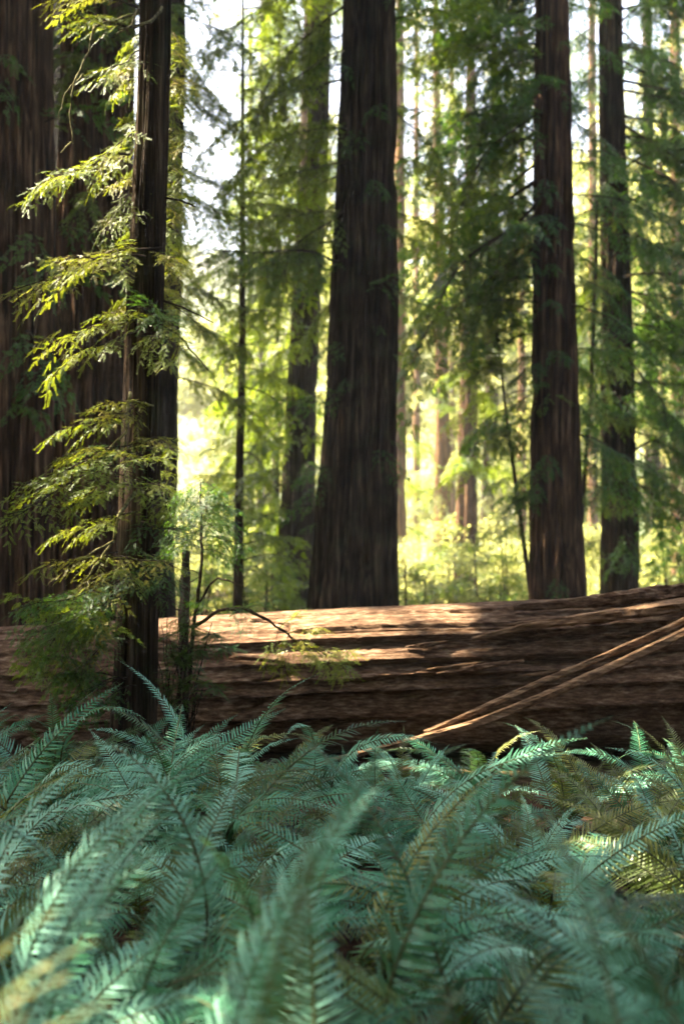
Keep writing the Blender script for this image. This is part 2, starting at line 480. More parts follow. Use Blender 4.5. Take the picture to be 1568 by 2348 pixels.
def put_branch(tree, base, direction, variant, scale, roll=0.0, leaf_mat=None, check=True, name='branch', wood_mat=None, extra=0.1):
    """base is in world space; tree is an unrotated Empty"""
    wood, leaf, tip, L = variant
    d = direction.normalized()
    side = Vector((0, 0, 1)).cross(d)
    if side.length < 1e-4: side = Vector((0, 1, 0))
    side.normalize(); up = d.cross(side)
    m = Matrix((d, side, up)).transposed()
    m = m @ Matrix.Rotation(roll, 3, 'X')
    if check:
        ln = L * scale
        w = sec_w = 0.22 * ln
        pts = []
        for t in (0.15, 0.4, 0.65, 0.9):
            q = base + m @ (Vector((L * t, 0, tip.z * t * t)) * scale)
            pts += [q, q + m @ Vector((0, w * (1 - t * 0.6), 0)), q - m @ Vector((0, w * (1 - t * 0.6), 0))]
        if in_skygap(pts) or in_gap(pts, extra):
            return None
    o = link(name, wood, tree, mat=wood_mat)
    o.rotation_mode = 'QUATERNION'
    o.rotation_quaternion = m.to_quaternion()
    o.location = base - tree.location
    o.scale = (scale,) * 3
    link('foliage', leaf, o, mat=leaf_mat)
    return o

# ------------------------------------------------------------------ redwoods
def make_tree(name, label, cat, d, prof, mat, segs=72, dz=0.12, seed=0, h_top=34, amp=0.035, flare=0.25, group='redwoods around the fallen log', furrow=9.0):
    """prof: (v, uL, uR) cross-sections read at distance d, top first"""
    secs = []
    for v, ul, ur in prof:
        p = at((ul + ur) / 2, v, d)
        secs.append((p.z, p.x, (ur - ul) / 2 / FPX * d))
    secs.sort()
    bx = float(np.interp(0, [s[0] for s in secs], [s[1] for s in secs]))
    lo, hi = secs[0], secs[-1]
    def lin(h, k):
        if h <= lo[0]:
            nx = secs[1]; f = (lo[k] - nx[k]) / (lo[0] - nx[0])
            return lo[k] + f * (h - lo[0]) * (1 if k == 1 else 0.6)
        if h >= hi[0]:
            pv = secs[-2]; f = (hi[k] - pv[k]) / (hi[0] - pv[0])
            return hi[k] + f * (h - hi[0]) * (0.5 if k == 1 else 1)
        return float(np.interp(h, [s[0] for s in secs], [s[k] for s in secs]))
    bx = lin(0, 1)
    base = Vector((bx, d, 0))
    base.z = float(ground_z(bx, d)) - 0.05
    t = link(name, None, None, base)
    tag(t, label, cat, group)
    rad = lambda h: max(lin(h, 2) * (1 + 0 * h), lo[2] * 0.35 * max(0.08, 1 - h / h_top)) + flare * lo[2] * math.exp(-max(h, 0) / 0.6)
    cx = lambda h: (lin(h, 1) - bx, 0.0)
    h_view = min(h_top, CAM_H + 0.42 * d)
    link('trunk', trunk_mesh('trunk', mat, cx, rad, h_top, h_view, segs, dz, seed, amp, furrow), t)
    t_info = dict(obj=t, d=d, cx=lambda h: bx + cx(h)[0], rad=rad)
    return t_info

def dress(ti, n, h0, h1, l0, l1, variants, leaf_mat, az=None, spread=180, seed=0, check=True, pitch=(-0.55, 0.3), wood_mat=None, extra=0.1):
    rs = random.Random(seed)
    done = 0
    for i in range(n):
        for attempt in range(4):
            h = h0 + (h1 - h0) * (i + rs.random()) / n
            a = R((az if az is not None else 0) + rs.uniform(-spread, spread))
            dr = Vector((math.sin(a), math.cos(a), rs.uniform(*pitch))).normalized()
            vr = rs.choice(variants)
            sc = rs.uniform(l0, l1) / vr[3]
            base = Vector((ti['cx'](h), ti['d'], h)) + Vector((dr.x, dr.y, 0)) * ti['rad'](h) * 0.85
            if put_branch(ti['obj'], base, dr, vr, sc, rs.uniform(-0.5, 0.5), leaf_mat, check, wood_mat=wood_mat, extra=extra):
                done += 1
                break
    return done

T = {}
def tree(key, *a, **k):
    T[key] = make_tree('redwood_tree', *a, **k)

tree('edge', 'massive dark redwood cut off by the left edge of the picture', 'tree', 19, [(400, -62, 118), (1300, -85, 116)], BARK_RED, segs=200, dz=0.10, seed=11, amp=0.05)
tree('fluted', 'broad reddish fluted redwood between the edge trunk and the slender near trunk', 'tree', 21, [(300, 142, 302), (1200, 106, 278)], BARK_RED, segs=220, dz=0.10, seed=12, amp=0.055)
tree('behind', 'grey redwood half hidden behind the slender near trunk', 'tree', 23, [(600, 336, 414), (1250, 326, 401)], BARK_GREY, segs=140, dz=0.12, seed=13, amp=0.035)
tree('near', 'slender dark redwood in front of the log with lichen-hung sprays', 'tree', 10.6, [(100, 318, 390), (800, 288, 372), (1500, 262, 358)], BARK_DARK, segs=150, dz=0.045, seed=14, amp=0.013, h_top=26, flare=0.15, furrow=20)
tree('centre', 'thickest redwood trunk at the centre with a flared base behind the log', 'tree', 24, [(100, 784, 908), (400, 772, 906), (700, 756, 906), (1000, 738, 900), (1300, 712, 902)], BARK_DARK, segs=240, dz=0.09, seed=15, amp=0.05, h_top=42)
tree('centre_behind', 'grey redwood standing just behind and left of the thick centre trunk', 'tree', 34, [(300, 692, 752), (900, 660, 722), (1300, 636, 718)], BARK_GREY, segs=100, dz=0.16, seed=16, amp=0.045)
tree('right', 'straight brown redwood right of the bright clearing, nearest on the right', 'tree', 26, [(100, 1228, 1302), (700, 1224, 1314), (1300, 1217, 1334)], BARK_RED, segs=180, dz=0.10, seed=17, amp=0.045)
tree('far_right', 'dark redwood draped with drooping sprays, rightmost of the large trunks', 'tree', 31, [(100, 1374, 1424), (700, 1381, 1444), (1300, 1380, 1462)], BARK_DARK, segs=130, dz=0.14, seed=18, amp=0.045)
tree('thin_dark', 'thin black-stemmed young redwood in the open left of centre', 'tree', 25, [(300, 552, 561), (800, 548, 563), (1200, 538, 558)], BARK_DARK, segs=28, dz=0.2, seed=19, amp=0.008, h_top=16, flare=0.1)
tree('thin_pale', 'thin pale young redwood between the black stem and the grey trunk', 'tree', 38, [(300, 636, 644), (800, 630, 642), (1300, 620, 640)], BARK_GREY, segs=28, dz=0.3, seed=20, amp=0.01, h_top=22, flare=0.1)
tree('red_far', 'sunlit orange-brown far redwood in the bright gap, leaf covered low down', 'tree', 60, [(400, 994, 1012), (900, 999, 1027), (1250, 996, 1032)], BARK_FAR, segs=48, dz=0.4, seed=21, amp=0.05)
tree('gap_middle', 'brown far redwood in the middle of the bright gap', 'tree', 50, [(400, 1066, 1090), (900, 1055, 1092), (1300, 1042, 1090)], BARK_RED, segs=56, dz=0.3, seed=22, amp=0.05)
tree('gap_right', 'grey far redwood close behind the right side of the middle gap tree', 'tree', 57, [(400, 1124, 1142), (900, 1114, 1140), (1300, 1098, 1128)], BARK_GREY, segs=48, dz=0.4, seed=23, amp=0.05)
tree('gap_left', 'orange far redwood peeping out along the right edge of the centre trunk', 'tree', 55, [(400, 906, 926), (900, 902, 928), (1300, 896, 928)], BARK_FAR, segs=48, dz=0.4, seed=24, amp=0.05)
tree('pale_right', 'pale hazy far redwood near the right edge of the picture', 'tree', 64, [(400, 1474, 1498), (900, 1478, 1506), (1300, 1480, 1516)], BARK_GREY, segs=48, dz=0.4, seed=25, amp=0.05)
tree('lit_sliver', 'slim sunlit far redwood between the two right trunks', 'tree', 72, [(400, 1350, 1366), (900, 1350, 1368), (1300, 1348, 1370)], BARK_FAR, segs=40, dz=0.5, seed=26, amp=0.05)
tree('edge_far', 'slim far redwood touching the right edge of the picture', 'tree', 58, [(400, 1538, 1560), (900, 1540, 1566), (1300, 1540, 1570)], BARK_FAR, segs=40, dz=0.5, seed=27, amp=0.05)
tree('mid_far', 'slim far redwood between the black stem and the pale young redwood', 'tree', 70, [(400, 596, 608), (900, 592, 606), (1300, 590, 606)], BARK_GREY, segs=40, dz=0.5, seed=28, amp=0.04)
tree('left_far', 'slim redwood glimpsed between the left edge trunk and the fluted trunk', 'tree', 44, [(400, 100, 150), (1300, 96, 140)], BARK_DARK, segs=48, dz=0.5, seed=29, amp=0.05)
tree('lean_left', 'thin leaning pole tree left of the straight brown redwood', 'tree', 27, [(500, 1105, 1112), (950, 1156, 1164), (1350, 1208, 1219)], BARK_DARK, segs=20, dz=0.25, seed=30, amp=0.006, h_top=8.5, flare=0.1)
tree('lean_right', 'thin leaning pole tree crossing behind the right side of the straight brown redwood', 'tree', 29, [(600, 1362, 1369), (900, 1350, 1358), (1200, 1326, 1336)], BARK_DARK, segs=20, dz=0.25, seed=31, amp=0.006, h_top=9, flare=0.1)

for k_, (u_, d_, w_, lab, mt) in enumerate([
    (955, 76, 13, 'very slim far redwood just right of the centre trunk, first in the bright gap', BARK_FAR), 
    (1036, 84, 14, 'faint far redwood between the orange far redwood and the middle gap tree', BARK_FAR), 
    (1196, 70, 15, 'slim far redwood close to the left side of the straight brown redwood', BARK_FAR), (1518, 88, 14, 'thin far redwood between the pale hazy one and the right edge', BARK_FAR), (574, 86, 12, 'thin far redwood right of the black stem', BARK_GREY)]):
    tree('slim%d' % k_, lab, 'tree', d_, [(400, u_ - w_ * .4, u_ + w_ * .4), (900, u_ - w_ * .5, u_ + w_ * .5), (1300, u_ - w_ * .6, u_ + w_ * .6)], mt, segs=28, dz=0.8, seed=60 + k_, amp=0.04)
    dress(T['slim%d' % k_], 16, 4.0, 4 + 0.40 * d_, 1.6, 3.4, MIDB, LEAF if k_ % 2 else LEAF_BRIGHT, seed=90 + k_)
# foliage that shows in the picture
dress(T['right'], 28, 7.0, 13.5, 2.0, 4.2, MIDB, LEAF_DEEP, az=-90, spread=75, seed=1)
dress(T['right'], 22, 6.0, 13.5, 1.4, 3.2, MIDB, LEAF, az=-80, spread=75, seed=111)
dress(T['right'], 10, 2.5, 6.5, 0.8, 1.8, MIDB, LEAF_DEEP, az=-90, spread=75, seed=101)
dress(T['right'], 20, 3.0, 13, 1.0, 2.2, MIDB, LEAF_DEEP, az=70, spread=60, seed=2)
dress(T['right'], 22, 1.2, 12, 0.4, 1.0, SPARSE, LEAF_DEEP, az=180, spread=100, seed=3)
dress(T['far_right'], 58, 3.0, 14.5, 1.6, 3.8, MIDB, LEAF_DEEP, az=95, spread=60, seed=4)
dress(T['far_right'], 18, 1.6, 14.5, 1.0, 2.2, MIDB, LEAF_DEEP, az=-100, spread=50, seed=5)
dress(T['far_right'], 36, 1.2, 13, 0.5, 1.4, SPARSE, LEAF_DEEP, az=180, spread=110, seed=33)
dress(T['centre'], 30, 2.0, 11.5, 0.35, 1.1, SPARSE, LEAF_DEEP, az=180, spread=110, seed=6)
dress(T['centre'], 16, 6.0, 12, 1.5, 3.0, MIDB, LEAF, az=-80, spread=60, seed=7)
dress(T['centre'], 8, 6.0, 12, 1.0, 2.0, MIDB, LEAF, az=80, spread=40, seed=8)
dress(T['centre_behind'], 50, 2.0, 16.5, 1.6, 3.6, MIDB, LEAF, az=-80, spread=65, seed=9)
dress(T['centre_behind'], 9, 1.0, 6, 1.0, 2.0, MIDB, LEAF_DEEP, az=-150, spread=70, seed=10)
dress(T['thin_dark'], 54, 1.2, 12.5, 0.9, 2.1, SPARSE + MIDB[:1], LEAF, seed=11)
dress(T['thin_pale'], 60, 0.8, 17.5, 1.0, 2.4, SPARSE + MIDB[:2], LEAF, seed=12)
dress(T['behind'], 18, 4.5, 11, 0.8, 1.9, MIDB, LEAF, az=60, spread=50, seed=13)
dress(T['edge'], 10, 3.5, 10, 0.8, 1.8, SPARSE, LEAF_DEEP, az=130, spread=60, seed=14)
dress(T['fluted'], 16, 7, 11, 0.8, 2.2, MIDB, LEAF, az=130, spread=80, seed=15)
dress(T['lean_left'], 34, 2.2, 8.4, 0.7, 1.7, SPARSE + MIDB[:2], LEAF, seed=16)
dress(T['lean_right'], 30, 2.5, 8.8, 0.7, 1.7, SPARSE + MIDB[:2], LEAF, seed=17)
for k, key in enumerate(('red_far', 'gap_middle', 'gap_right', 'gap_left', 'pale_right', 'lit_sliver', 'edge_far', 'mid_far')):
    ti = T[key]
    dress(ti, 26, 2.0, 4 + 0.40 * ti['d'], 1.4, 3.6, MIDB, LEAF if k % 2 else LEAF_BRIGHT, seed=40 + k)

# slender near tree: every visible spray set where it hangs
near = T['near']
def spray_to(tree_obj, b, tip, variant, roll=0.0, lm=None, wood=None, name='branch'):
    pb, pt = at(*b), at(*tip)
    d = pt - pb
    v = NEAR[(variant % 4) * 3 + (0 if d.length > 0.9 else 1 if d.length > 0.5 else 2)]
    chord = v[2]
    ang = math.atan2(chord.z, chord.x)          # the variant droops: lift it so that its tip meets the target
    dr = d.normalized()
    side = Vector((0, 0, 1)).cross(dr).normalized()
    lifted = Matrix.Rotation(ang, 3, side) @ dr
    return put_branch(tree_obj, pb, lifted, v, d.length / chord.length, roll, lm or LEAF_NEAR, check=False, name=name, wood_mat=wood)
NT = near['obj']
for b, tip, var, roll in [
    ((372, 560, 10.5), (5, 680, 9.6), 1, 0.1), ((330, 590, 10.4), (120, 600, 9.7), 0, -0.3), ((340, 575, 10.5), (440, 620, 10.2), 2, 0.2),
    ((300, 350, 10.7), (55, 450, 10.0), 2, 0.2), ((230, 370, 10.4), (80, 470, 10.0), 3, -0.4), ((310, 300, 10.7), (215, 420, 10.2), 3, 0.5),
    ((305, 430, 10.7), (245, 560, 10.3), 2, 0.3), ((310, 60, 10.8), (150, 30, 10.0), 0, 0.1), ((320, 10, 10.8), (90, -20, 9.8), 1, 0.1), ((318, 120, 10.8), (240, 190, 10.2), 1, 0.0),
    ((360, 720, 10.5), (70, 790, 9.8), 0, 0.2), ((320, 760, 10.4), (110, 870, 9.9), 2, 0.3), ((340, 800, 10.2), (390, 840, 9.9), 1, 0.1),
    ((300, 960, 10.3), (120, 1000, 9.8), 1, 0.2),
    ((330, 1030, 10.2), (20, 1120, 9.4), 0, 0.2), ((300, 1060, 10.2), (-20, 1190, 9.3), 1, -0.2), ((310, 1040, 10.2), (150, 1050, 9.5), 2, 0.3),
    ((260, 1090, 10.0), (400, 1130, 9.6), 0, 0.1), ((280, 1120, 10.0), (160, 1170, 9.5), 2, 0.5), ((240, 1080, 9.8), (390, 1050, 9.6), 3, 0.2),
    ((270, 1270, 10.1), (95, 1310, 9.5), 1, 0.1), ((260, 1280, 10.1), (410, 1300, 9.6), 0, 0.2), ((270, 1290, 10.0), (330, 1360, 9.6), 2, -0.2), ((280, 1300, 10.1), (180, 1380, 9.5), 3, 0.1),
    ((230, 1360, 9.9), (40, 1400, 9.4), 0, 0.1), ((220, 1390, 10.0), (120, 1480, 9.5), 2, 0.3), ((250, 1400, 10.1), (130, 1560, 9.7), 3, -0.3), ((255, 1440, 10.1), (180, 1590, 9.7), 2, 0.4),
    ((240, 1420, 10.0), (90, 1450, 9.5), 1, 0.2), ((262, 1350, 10.2), (140, 1420, 9.7), 0, 0.6), ((250, 1480, 10.1), (120, 1600, 9.8), 1, 0.5), ((260, 1200, 10.3), (120, 1230, 9.8), 1, 0.4), ((270, 1330, 10.2), (200, 1520, 9.9), 3, 0.2),
    ((370, 690, 10.8), (470, 760, 10.4), 3, 0.3), ((366, 440, 10.9), (450, 500, 10.6), 2, 0.3)]:
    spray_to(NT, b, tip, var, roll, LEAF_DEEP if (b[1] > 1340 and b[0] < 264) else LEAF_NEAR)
def coarse_spray(tree_obj, b, tip, variant, roll, lm):
    v = SPARSE[variant % 3]
    pb, pt = at(*b), at(*tip)
    return put_branch(tree_obj, pb, pt - pb + Vector((0, 0, 0.12)) * (pt - pb).length, v, (pt - pb).length / v[3], roll, lm, check=False)
for i in range(26):
    u0 = random.uniform(170, 300); v0 = random.uniform(1330, 1580)
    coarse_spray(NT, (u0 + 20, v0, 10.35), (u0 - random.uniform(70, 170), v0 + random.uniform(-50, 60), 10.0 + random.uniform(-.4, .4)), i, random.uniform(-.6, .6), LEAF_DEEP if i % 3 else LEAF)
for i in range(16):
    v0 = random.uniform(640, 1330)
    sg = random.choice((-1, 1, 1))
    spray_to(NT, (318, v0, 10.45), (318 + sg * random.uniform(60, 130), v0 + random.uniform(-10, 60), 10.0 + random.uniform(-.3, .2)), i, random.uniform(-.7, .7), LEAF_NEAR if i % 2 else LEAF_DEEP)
# yellow-green backlit foliage behind the slender trunk
for i in range(60):
    v0 = 50 + i * 11.5 + random.uniform(-20, 20)
    sgn = 1 if i % 4 else -1
    spray_to(NT, (352, v0 - 20, 11.6), (352 + sgn * random.uniform(60, 105), v0 + random.uniform(10, 70), 11.4 + random.uniform(-.3, .4)), i, random.uniform(-.5, .5), LEAF_NEAR)
for i in range(6):
    v0 = 1020 + i * 30
    spray_to(NT, (350, v0 - 10, 11.3), (405, v0 + 20, 11.2), i, random.uniform(-.5, .5), LEAF_NEAR)

def twig(parent, pts, r0, r1, mat, name='twig', n=5):
    P = [at(*p) for p in pts]
    # subdivide with wobble
    Q = []
    for a, b in zip(P[:-1], P[1:]):
        for k in range(5):
            q = a.lerp(b, k / 5)
            if k: q = q + Vector((random.uniform(-1, 1), random.uniform(-1, 1), random.uniform(-1, 1))) * (b - a).length * 0.025
            Q.append(q)
    Q.append(P[-1])
    off = parent.location
    mb = MB()
    m = len(Q) - 1
    mb.tube([q - off for q in Q], [r0 + (r1 - r0) * i / m for i in range(m + 1)], n, jitter=0.25)
    return link(name, mb.mesh(name, [mat], True), parent)
twig(NT, [(318, 20, 10.4), (300, 60, 10.2), (268, 78, 10.1)], 0.012, 0.006, LICHEN)
twig(NT, [(372, 18, 10.4), (345, 50, 10.2), (300, 62, 10.1), (272, 68, 10.0)], 0.014, 0.006, LICHEN)
twig(NT, [(218, 60, 10.2), (205, 120, 10.1), (170, 190, 10.0), (160, 260, 10.0), (168, 330, 10.0)], 0.010, 0.005, LICHEN)
twig(NT, [(190, 170, 10.1), (150, 215, 10.0), (134, 270, 10.0)], 0.007, 0.003, LICHEN)
twig(NT, [(320, 30, 10.6), (218, 62, 10.2)], 0.012, 0.010, LICHEN)
twig(NT, [(165, 325, 10.0), (140, 350, 10.0)], 0.006, 0.003, LICHEN)
twig(NT, [(300, 900, 10.4), (290, 990, 10.1), (250, 1030, 10.0), (200, 1060, 9.9)], 0.012, 0.005, LICHEN)
twig(NT, [(310, 1130, 10.3), (272, 1180, 10.0), (262, 1240, 10.0), (225, 1290, 9.9), (190, 1340, 9.8)], 0.014, 0.006, LICHEN)
twig(NT, [(262, 1240, 10.0), (200, 1275, 9.8), (150, 1290, 9.7)], 0.009, 0.004, LICHEN)
twig(NT, [(366, 685, 10.6), (420, 705, 10.5), (490, 740, 10.4)], 0.010, 0.004, TWIG)
twig(NT, [(366, 745, 10.6), (410, 770, 10.5), (450, 815, 10.4), (478, 850, 10.4)], 0.010, 0.004, TWIG)
twig(NT, [(370, 450, 10.6), (420, 462, 10.5), (450, 475, 10.5)], 0.010, 0.005, TWIG)
twig(NT, [(352, 930, 10.4), (310, 920, 10.2), (280, 925, 10.1)], 0.007, 0.003, LICHEN)

# sapling and snag beside the log
sap = link('young_redwood', None, None, Vector((at(445, 1600, 11.0).x, 11.0, 0.0)))
tag(sap, 'young redwood sapling right of the slender trunk, one bough reaching over the log', 'sapling')
twig(sap, [(425, 1660, 11.0), (440, 1480, 11.0), (452, 1390, 11.0), (462, 1300, 11.0), (462, 1200, 11.0), (460, 1105, 11.0)], 0.022, 0.006, TWIG, 'stem')
twig(sap, [(452, 1395, 11.0), (482, 1340, 11.0), (500, 1325, 11.0), (540, 1338, 10.9), (560, 1345, 10.9)], 0.010, 0.005, TWIG, 'bough')
twig(sap, [(440, 1440, 11.0), (500, 1400, 10.9), (560, 1395, 10.8), (620, 1425, 10.7), (680, 1470, 10.6), (760, 1500, 10.5)], 0.016, 0.006, TWIG, 'bough')
for b, tip, var, roll in [
    ((460, 1110, 11), (395, 1150, 10.9), 1, 0.1), ((460, 1120, 11), (530, 1170, 10.9), 1, 0.2), ((461, 1150, 11), (390, 1195, 10.8), 0, 0.1), ((461, 1160, 11), (535, 1200, 10.8), 0, -0.1), ((461, 1180, 11), (400, 1240, 10.9), 2, 0.1),
    ((461, 1190, 11), (520, 1245, 10.8), 2, 0.1), ((462, 1215, 11), (395, 1270, 10.8), 1, 0.2), ((462, 1110, 11), (440, 1180, 10.7), 0, 0.5), ((462, 1130, 11), (485, 1210, 10.7), 3, 0.5), ((460, 1095, 11), (500, 1120, 11.1), 0, .2),
    ((452, 1400, 11), (390, 1430, 10.8), 1, 0.1), ((445, 1430, 11), (385, 1500, 10.8), 2, 0.1), ((520, 1398, 10.9), (590, 1380, 10.7), 0, 0.1), ((540, 1396, 10.9), (560, 1440, 10.6), 2, 0.4), ((500, 1400, 10.9), (440, 1380, 10.7), 1, .1), ((570, 1395, 10.8), (640, 1375, 10.7), 1, .1)]:
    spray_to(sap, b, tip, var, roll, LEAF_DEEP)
for b, tip, var, roll in [((640, 1440, 10.7), (690, 1400, 10.5), 0, 0.1), ((660, 1455, 10.7), (740, 1440, 10.4), 1, 0.2), ((680, 1470, 10.6), (800, 1500, 10.3), 0, 0.1), ((700, 1480, 10.6), (775, 1545, 10.3), 2, 0.2),
                          ((640, 1450, 10.6), (610, 1540, 10.4), 3, 0.3), ((660, 1460, 10.6), (660, 1545, 10.3), 2, 0.3), ((720, 1490, 10.5), (800, 1540, 10.2), 1, 0.5), ((690, 1475, 10.6), (730, 1520, 10.3), 1, -.4)]:
    spray_to(sap, b, tip, var, roll, LEAF_NEAR)
for i in range(24):
    v0 = 1100 + i * 7
    w_ = 35 + (v0 - 1100) * 0.30 + random.uniform(0, 30)
    sg = 1 if i % 2 else -1
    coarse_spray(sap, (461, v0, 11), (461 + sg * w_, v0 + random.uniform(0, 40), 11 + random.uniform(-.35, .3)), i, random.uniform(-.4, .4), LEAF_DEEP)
snag = link('broken_snag', None, None, Vector((at(425, 1600, 11.9).x, 11.55, 0)))
tag(snag, 'thin broken dead stem standing between the slender trunk and the sapling', 'snag')
twig(snag, [(420, 1700, 11.5), (422, 1480, 11.5), (425, 1350, 11.5), (428, 1262, 11.5)], 0.05, 0.034, BARK_GREY, 'stem', 8)
for q in range(5):
    u0 = 420 + random.uniform(-8, 8)
    twig(snag, [(u0, 1300 + q * 50, 11.45), (u0 + random.choice((-40, 45)), 1280 + q * 50 + random.uniform(-40, 40), 11.3)], 0.006, 0.002, TWIG)
brush = link('dead_brush', None, None, Vector((at(420, 1700, 10.9).x, 10.9, 0)))
tag(brush, 'tangle of dark dead twigs at the foot of the slender trunk', 'brush')
for q in range(26):
    u0 = random.uniform(365, 450)
    u1 = u0 + random.uniform(-50, 60); v1 = random.uniform(1400, 1600)
    twig(brush, [(u0, 1700, 10.9 + random.uniform(-.2, .2)), ((u0 + u1) / 2 + random.uniform(-15, 15), (1700 + v1) / 2, 10.8), (u1, v1, 10.7 + random.uniform(-.3, .3))], 0.007, 0.0025, TWIG, n=4)
for q in range(20):
    u0 = random.uniform(365, 455); v0 = random.uniform(1430, 1640)
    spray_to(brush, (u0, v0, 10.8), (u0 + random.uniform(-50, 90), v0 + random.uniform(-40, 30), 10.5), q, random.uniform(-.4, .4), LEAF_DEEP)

# ------------------------------------------------------------------ fallen log
def build_log():
    root = link('fallen_log', None, None, Vector((0, LOGC_Y, 0)))
    tag(root, 'huge fallen redwood log lying across the whole picture behind the ferns', 'log')
    xs = np.arange(-7.5, 8.2, 0.024)
    ph = np.concatenate([np.linspace(-0.7, 2.5, 190)[:-1], np.linspace(2.5, 2 * np.pi - 0.7, 40, endpoint=False)])
    X, P = np.meshgrid(xs, ph, indexing='ij')
    t = (X + 3.1) / 6.2
    RAD = 0.585 + 0.085 * t
    TOP = 1.07 + 0.30 * t
    s = P * 0.64
    lips = [(0.42, .012), (0.68, .03), (0.92, .07), (1.19, .14), (1.47, .14), (1.68, .16), (1.93, .30), (2.6, .05)]
    led = np.zeros_like(P)
    prev, pa = np.full_like(X, 0.1), np.zeros_like(X)
    for q, (b, a) in enumerate(lips):
        cur = b + 0.20 * (noise(X * 0.28 + 3, q * 3.7, 0, 61) - 0.5) + 0.05 * (noise(X * 1.4, q * 5.3, 0, 62) - 0.5) + 0.022 * (noise(X * 7, q * 9.1, 0, 68) - 0.5) - 0.012 * X
        tt = np.clip((P - prev) / np.maximum(cur - prev, 0.04), 0, 1)
        ins = (P >= prev) & (P < cur)
        led = np.where(ins, -pa * (1 - tt) ** 1.6 + 0.012 * tt ** 4, led)
        prev = cur
        pa = a * np.clip(2.1 * noise(X * 0.55 + 11 * q, q * 3.1, 0, 63) - 0.30, 0.12, 1.15)
    side = np.clip((P - 0.35) / 0.6, 0, 1)
    led2 = 0.006 * ((s * 14 + 2.5 * noise(X * 0.5, s * 3, 0, 65)) % 1.0) * noise(X * 0.9, s * 6, 0, 64) * np.clip((P - 0.3) / 0.4, 0, 1)
    fib = 0.007 * (noise(X * 2.2, s * 42 + 5, 0, 66) - 0.5) + 0.006 * (noise(X * 8, s * 95 + 5, 0, 67) - 0.5) + 0.07 * (noise(X * 0.5, s * 1.6 + 4, 0, 69) - 0.5) + 0.006 * (noise(X * 14, s * 16, 0, 79) - 0.5)
    crk = np.clip(1 - np.abs(noise(X * 0.9 + 3, s * 7 + 2, 0, 81) - 0.5) / 0.028, 0, 1) * np.clip(noise(X * 0.8, s * 2, 0, 82) * 3 - 1.2, 0, 1)
    D = RAD + led + led2 + fib - 0.07 * crk
    Y = (LOGC_Y - 0.12 * t) - D * np.sin(P) - LOGC_Y
    Z = (TOP - RAD) + D * np.cos(P)
    V = np.stack([X, Y, Z], -1).reshape(-1, 3)
    nx, npx = X.shape
    i = np.arange(nx - 1)[:, None] * npx
    j = np.arange(npx)[None, :]; j2 = (j + 1) % npx
    F = np.stack([i + j, i + npx + j, i + npx + j2, i + j2], -1).reshape(-1, 4)
    link('log_body', mesh_from('log_body', V, F, [LOGWOOD], False), root)
    return root
LOG = build_log()

def splinter(name, parent, pts, wid, thk, mat, seed, steps=60):
    """a long ragged slab of split wood; pts: world points, wid/thk: per point"""
    off = parent.location if parent else Vector((0, 0, 0))
    ts = np.linspace(0, 1, steps)
    P = np.array([tuple(p) for p in pts]); u = np.linspace(0, 1, len(pts))
    C = np.stack([np.interp(ts, u, P[:, k]) for k in range(3)], -1)
    W = np.interp(ts, np.linspace(0, 1, len(wid)), wid); K = np.interp(ts, np.linspace(0, 1, len(thk)), thk)
    n = 14
    V = []
    for i in range(steps):
        t = Vector(C[min(i + 1, steps - 1)] - C[max(i - 1, 0)]).normalized()
        a = t.cross(Vector((0, 1, 0))).normalized(); b = t.cross(a)
        for k in range(n):
            th = 2 * math.pi * k / n
            nz = 0.72 + 0.42 * float(noise(ts[i] * 11, k * 1.3, 0, seed)) + 0.40 * float(noise(ts[i] * 30, k * 2.1, 0, seed + 1))
            ca, sa = math.cos(th), math.sin(th)
            ca = math.copysign(abs(ca) ** 0.6, ca); sa = math.copysign(abs(sa) ** 0.6, sa)
            V.append(tuple(Vector(C[i]) + (a * ca * W[i] * 0.5 + b * sa * K[i] * 0.5) * nz - off))
    F = []
    for i in range(steps - 1):
        for k in range(n):
            k2 = (k + 1) % n
            F.append((i * n + k, i * n + k2, (i + 1) * n + k2, (i + 1) * n + k))
    F.append(tuple(range(n - 1, -1, -1))); F.append(tuple(range((steps - 1) * n, steps * n)))
    return link(name, mesh_from(name, np.array(V), F, [mat], False), parent)

splinter('bark_slab', LOG, [on_log(1176, 1394, .03), on_log(1350, 1380, .05), on_log(1480, 1362, .06), on_log(1640, 1345, .06)], [.05, .085, .10, .10], [.04, .07, .09, .09], LOGWOOD, 71)
splinter('bark_slab', LOG, [on_log(1082, 1466, .03), on_log(1200, 1438, .07), on_log(1380, 1412, .13), on_log(1500, 1396, .17), on_log(1660, 1372, .19)], [.03, .05, .075, .085, .09], [.04, .09, .14, .20, .22], SPLINTER, 72)
splinter('bark_slab', LOG, [on_log(1290, 1432, .04), on_log(1420, 1410, .09), on_log(1560, 1385, .12), on_log(1660, 1375, .12)], [.02, .05, .06, .06], [.03, .10, .14, .14], LOGWOOD, 73)
splinter('bark_slab', LOG, [on_log(1000, 1545, .02), on_log(1090, 1530, .04), on_log(1200, 1515, .04)], [.02, .04, .02], [.03, .06, .03], LOGWOOD, 74)
for q in range(9):
    u0 = random.uniform(900, 1420); v0 = random.uniform(1410, 1560); ln = random.uniform(60, 190)
    splinter('bark_splinter', LOG, [on_log(u0, v0, .01), on_log(u0 + ln * .5, v0 - ln * .06 + 2, .025), on_log(u0 + ln, v0 - ln * .13, .01)], [.008, random.uniform(.018, .04), .008], [.02, .05, .02], LOGWOOD if q % 2 else SPLINTER, 90 + q, 26)
splinter('bark_slab', LOG, [on_log(1530, 1428, .10), on_log(1660, 1385, .14)], [.02, .05], [.05, .08], SPLINTER, 75)

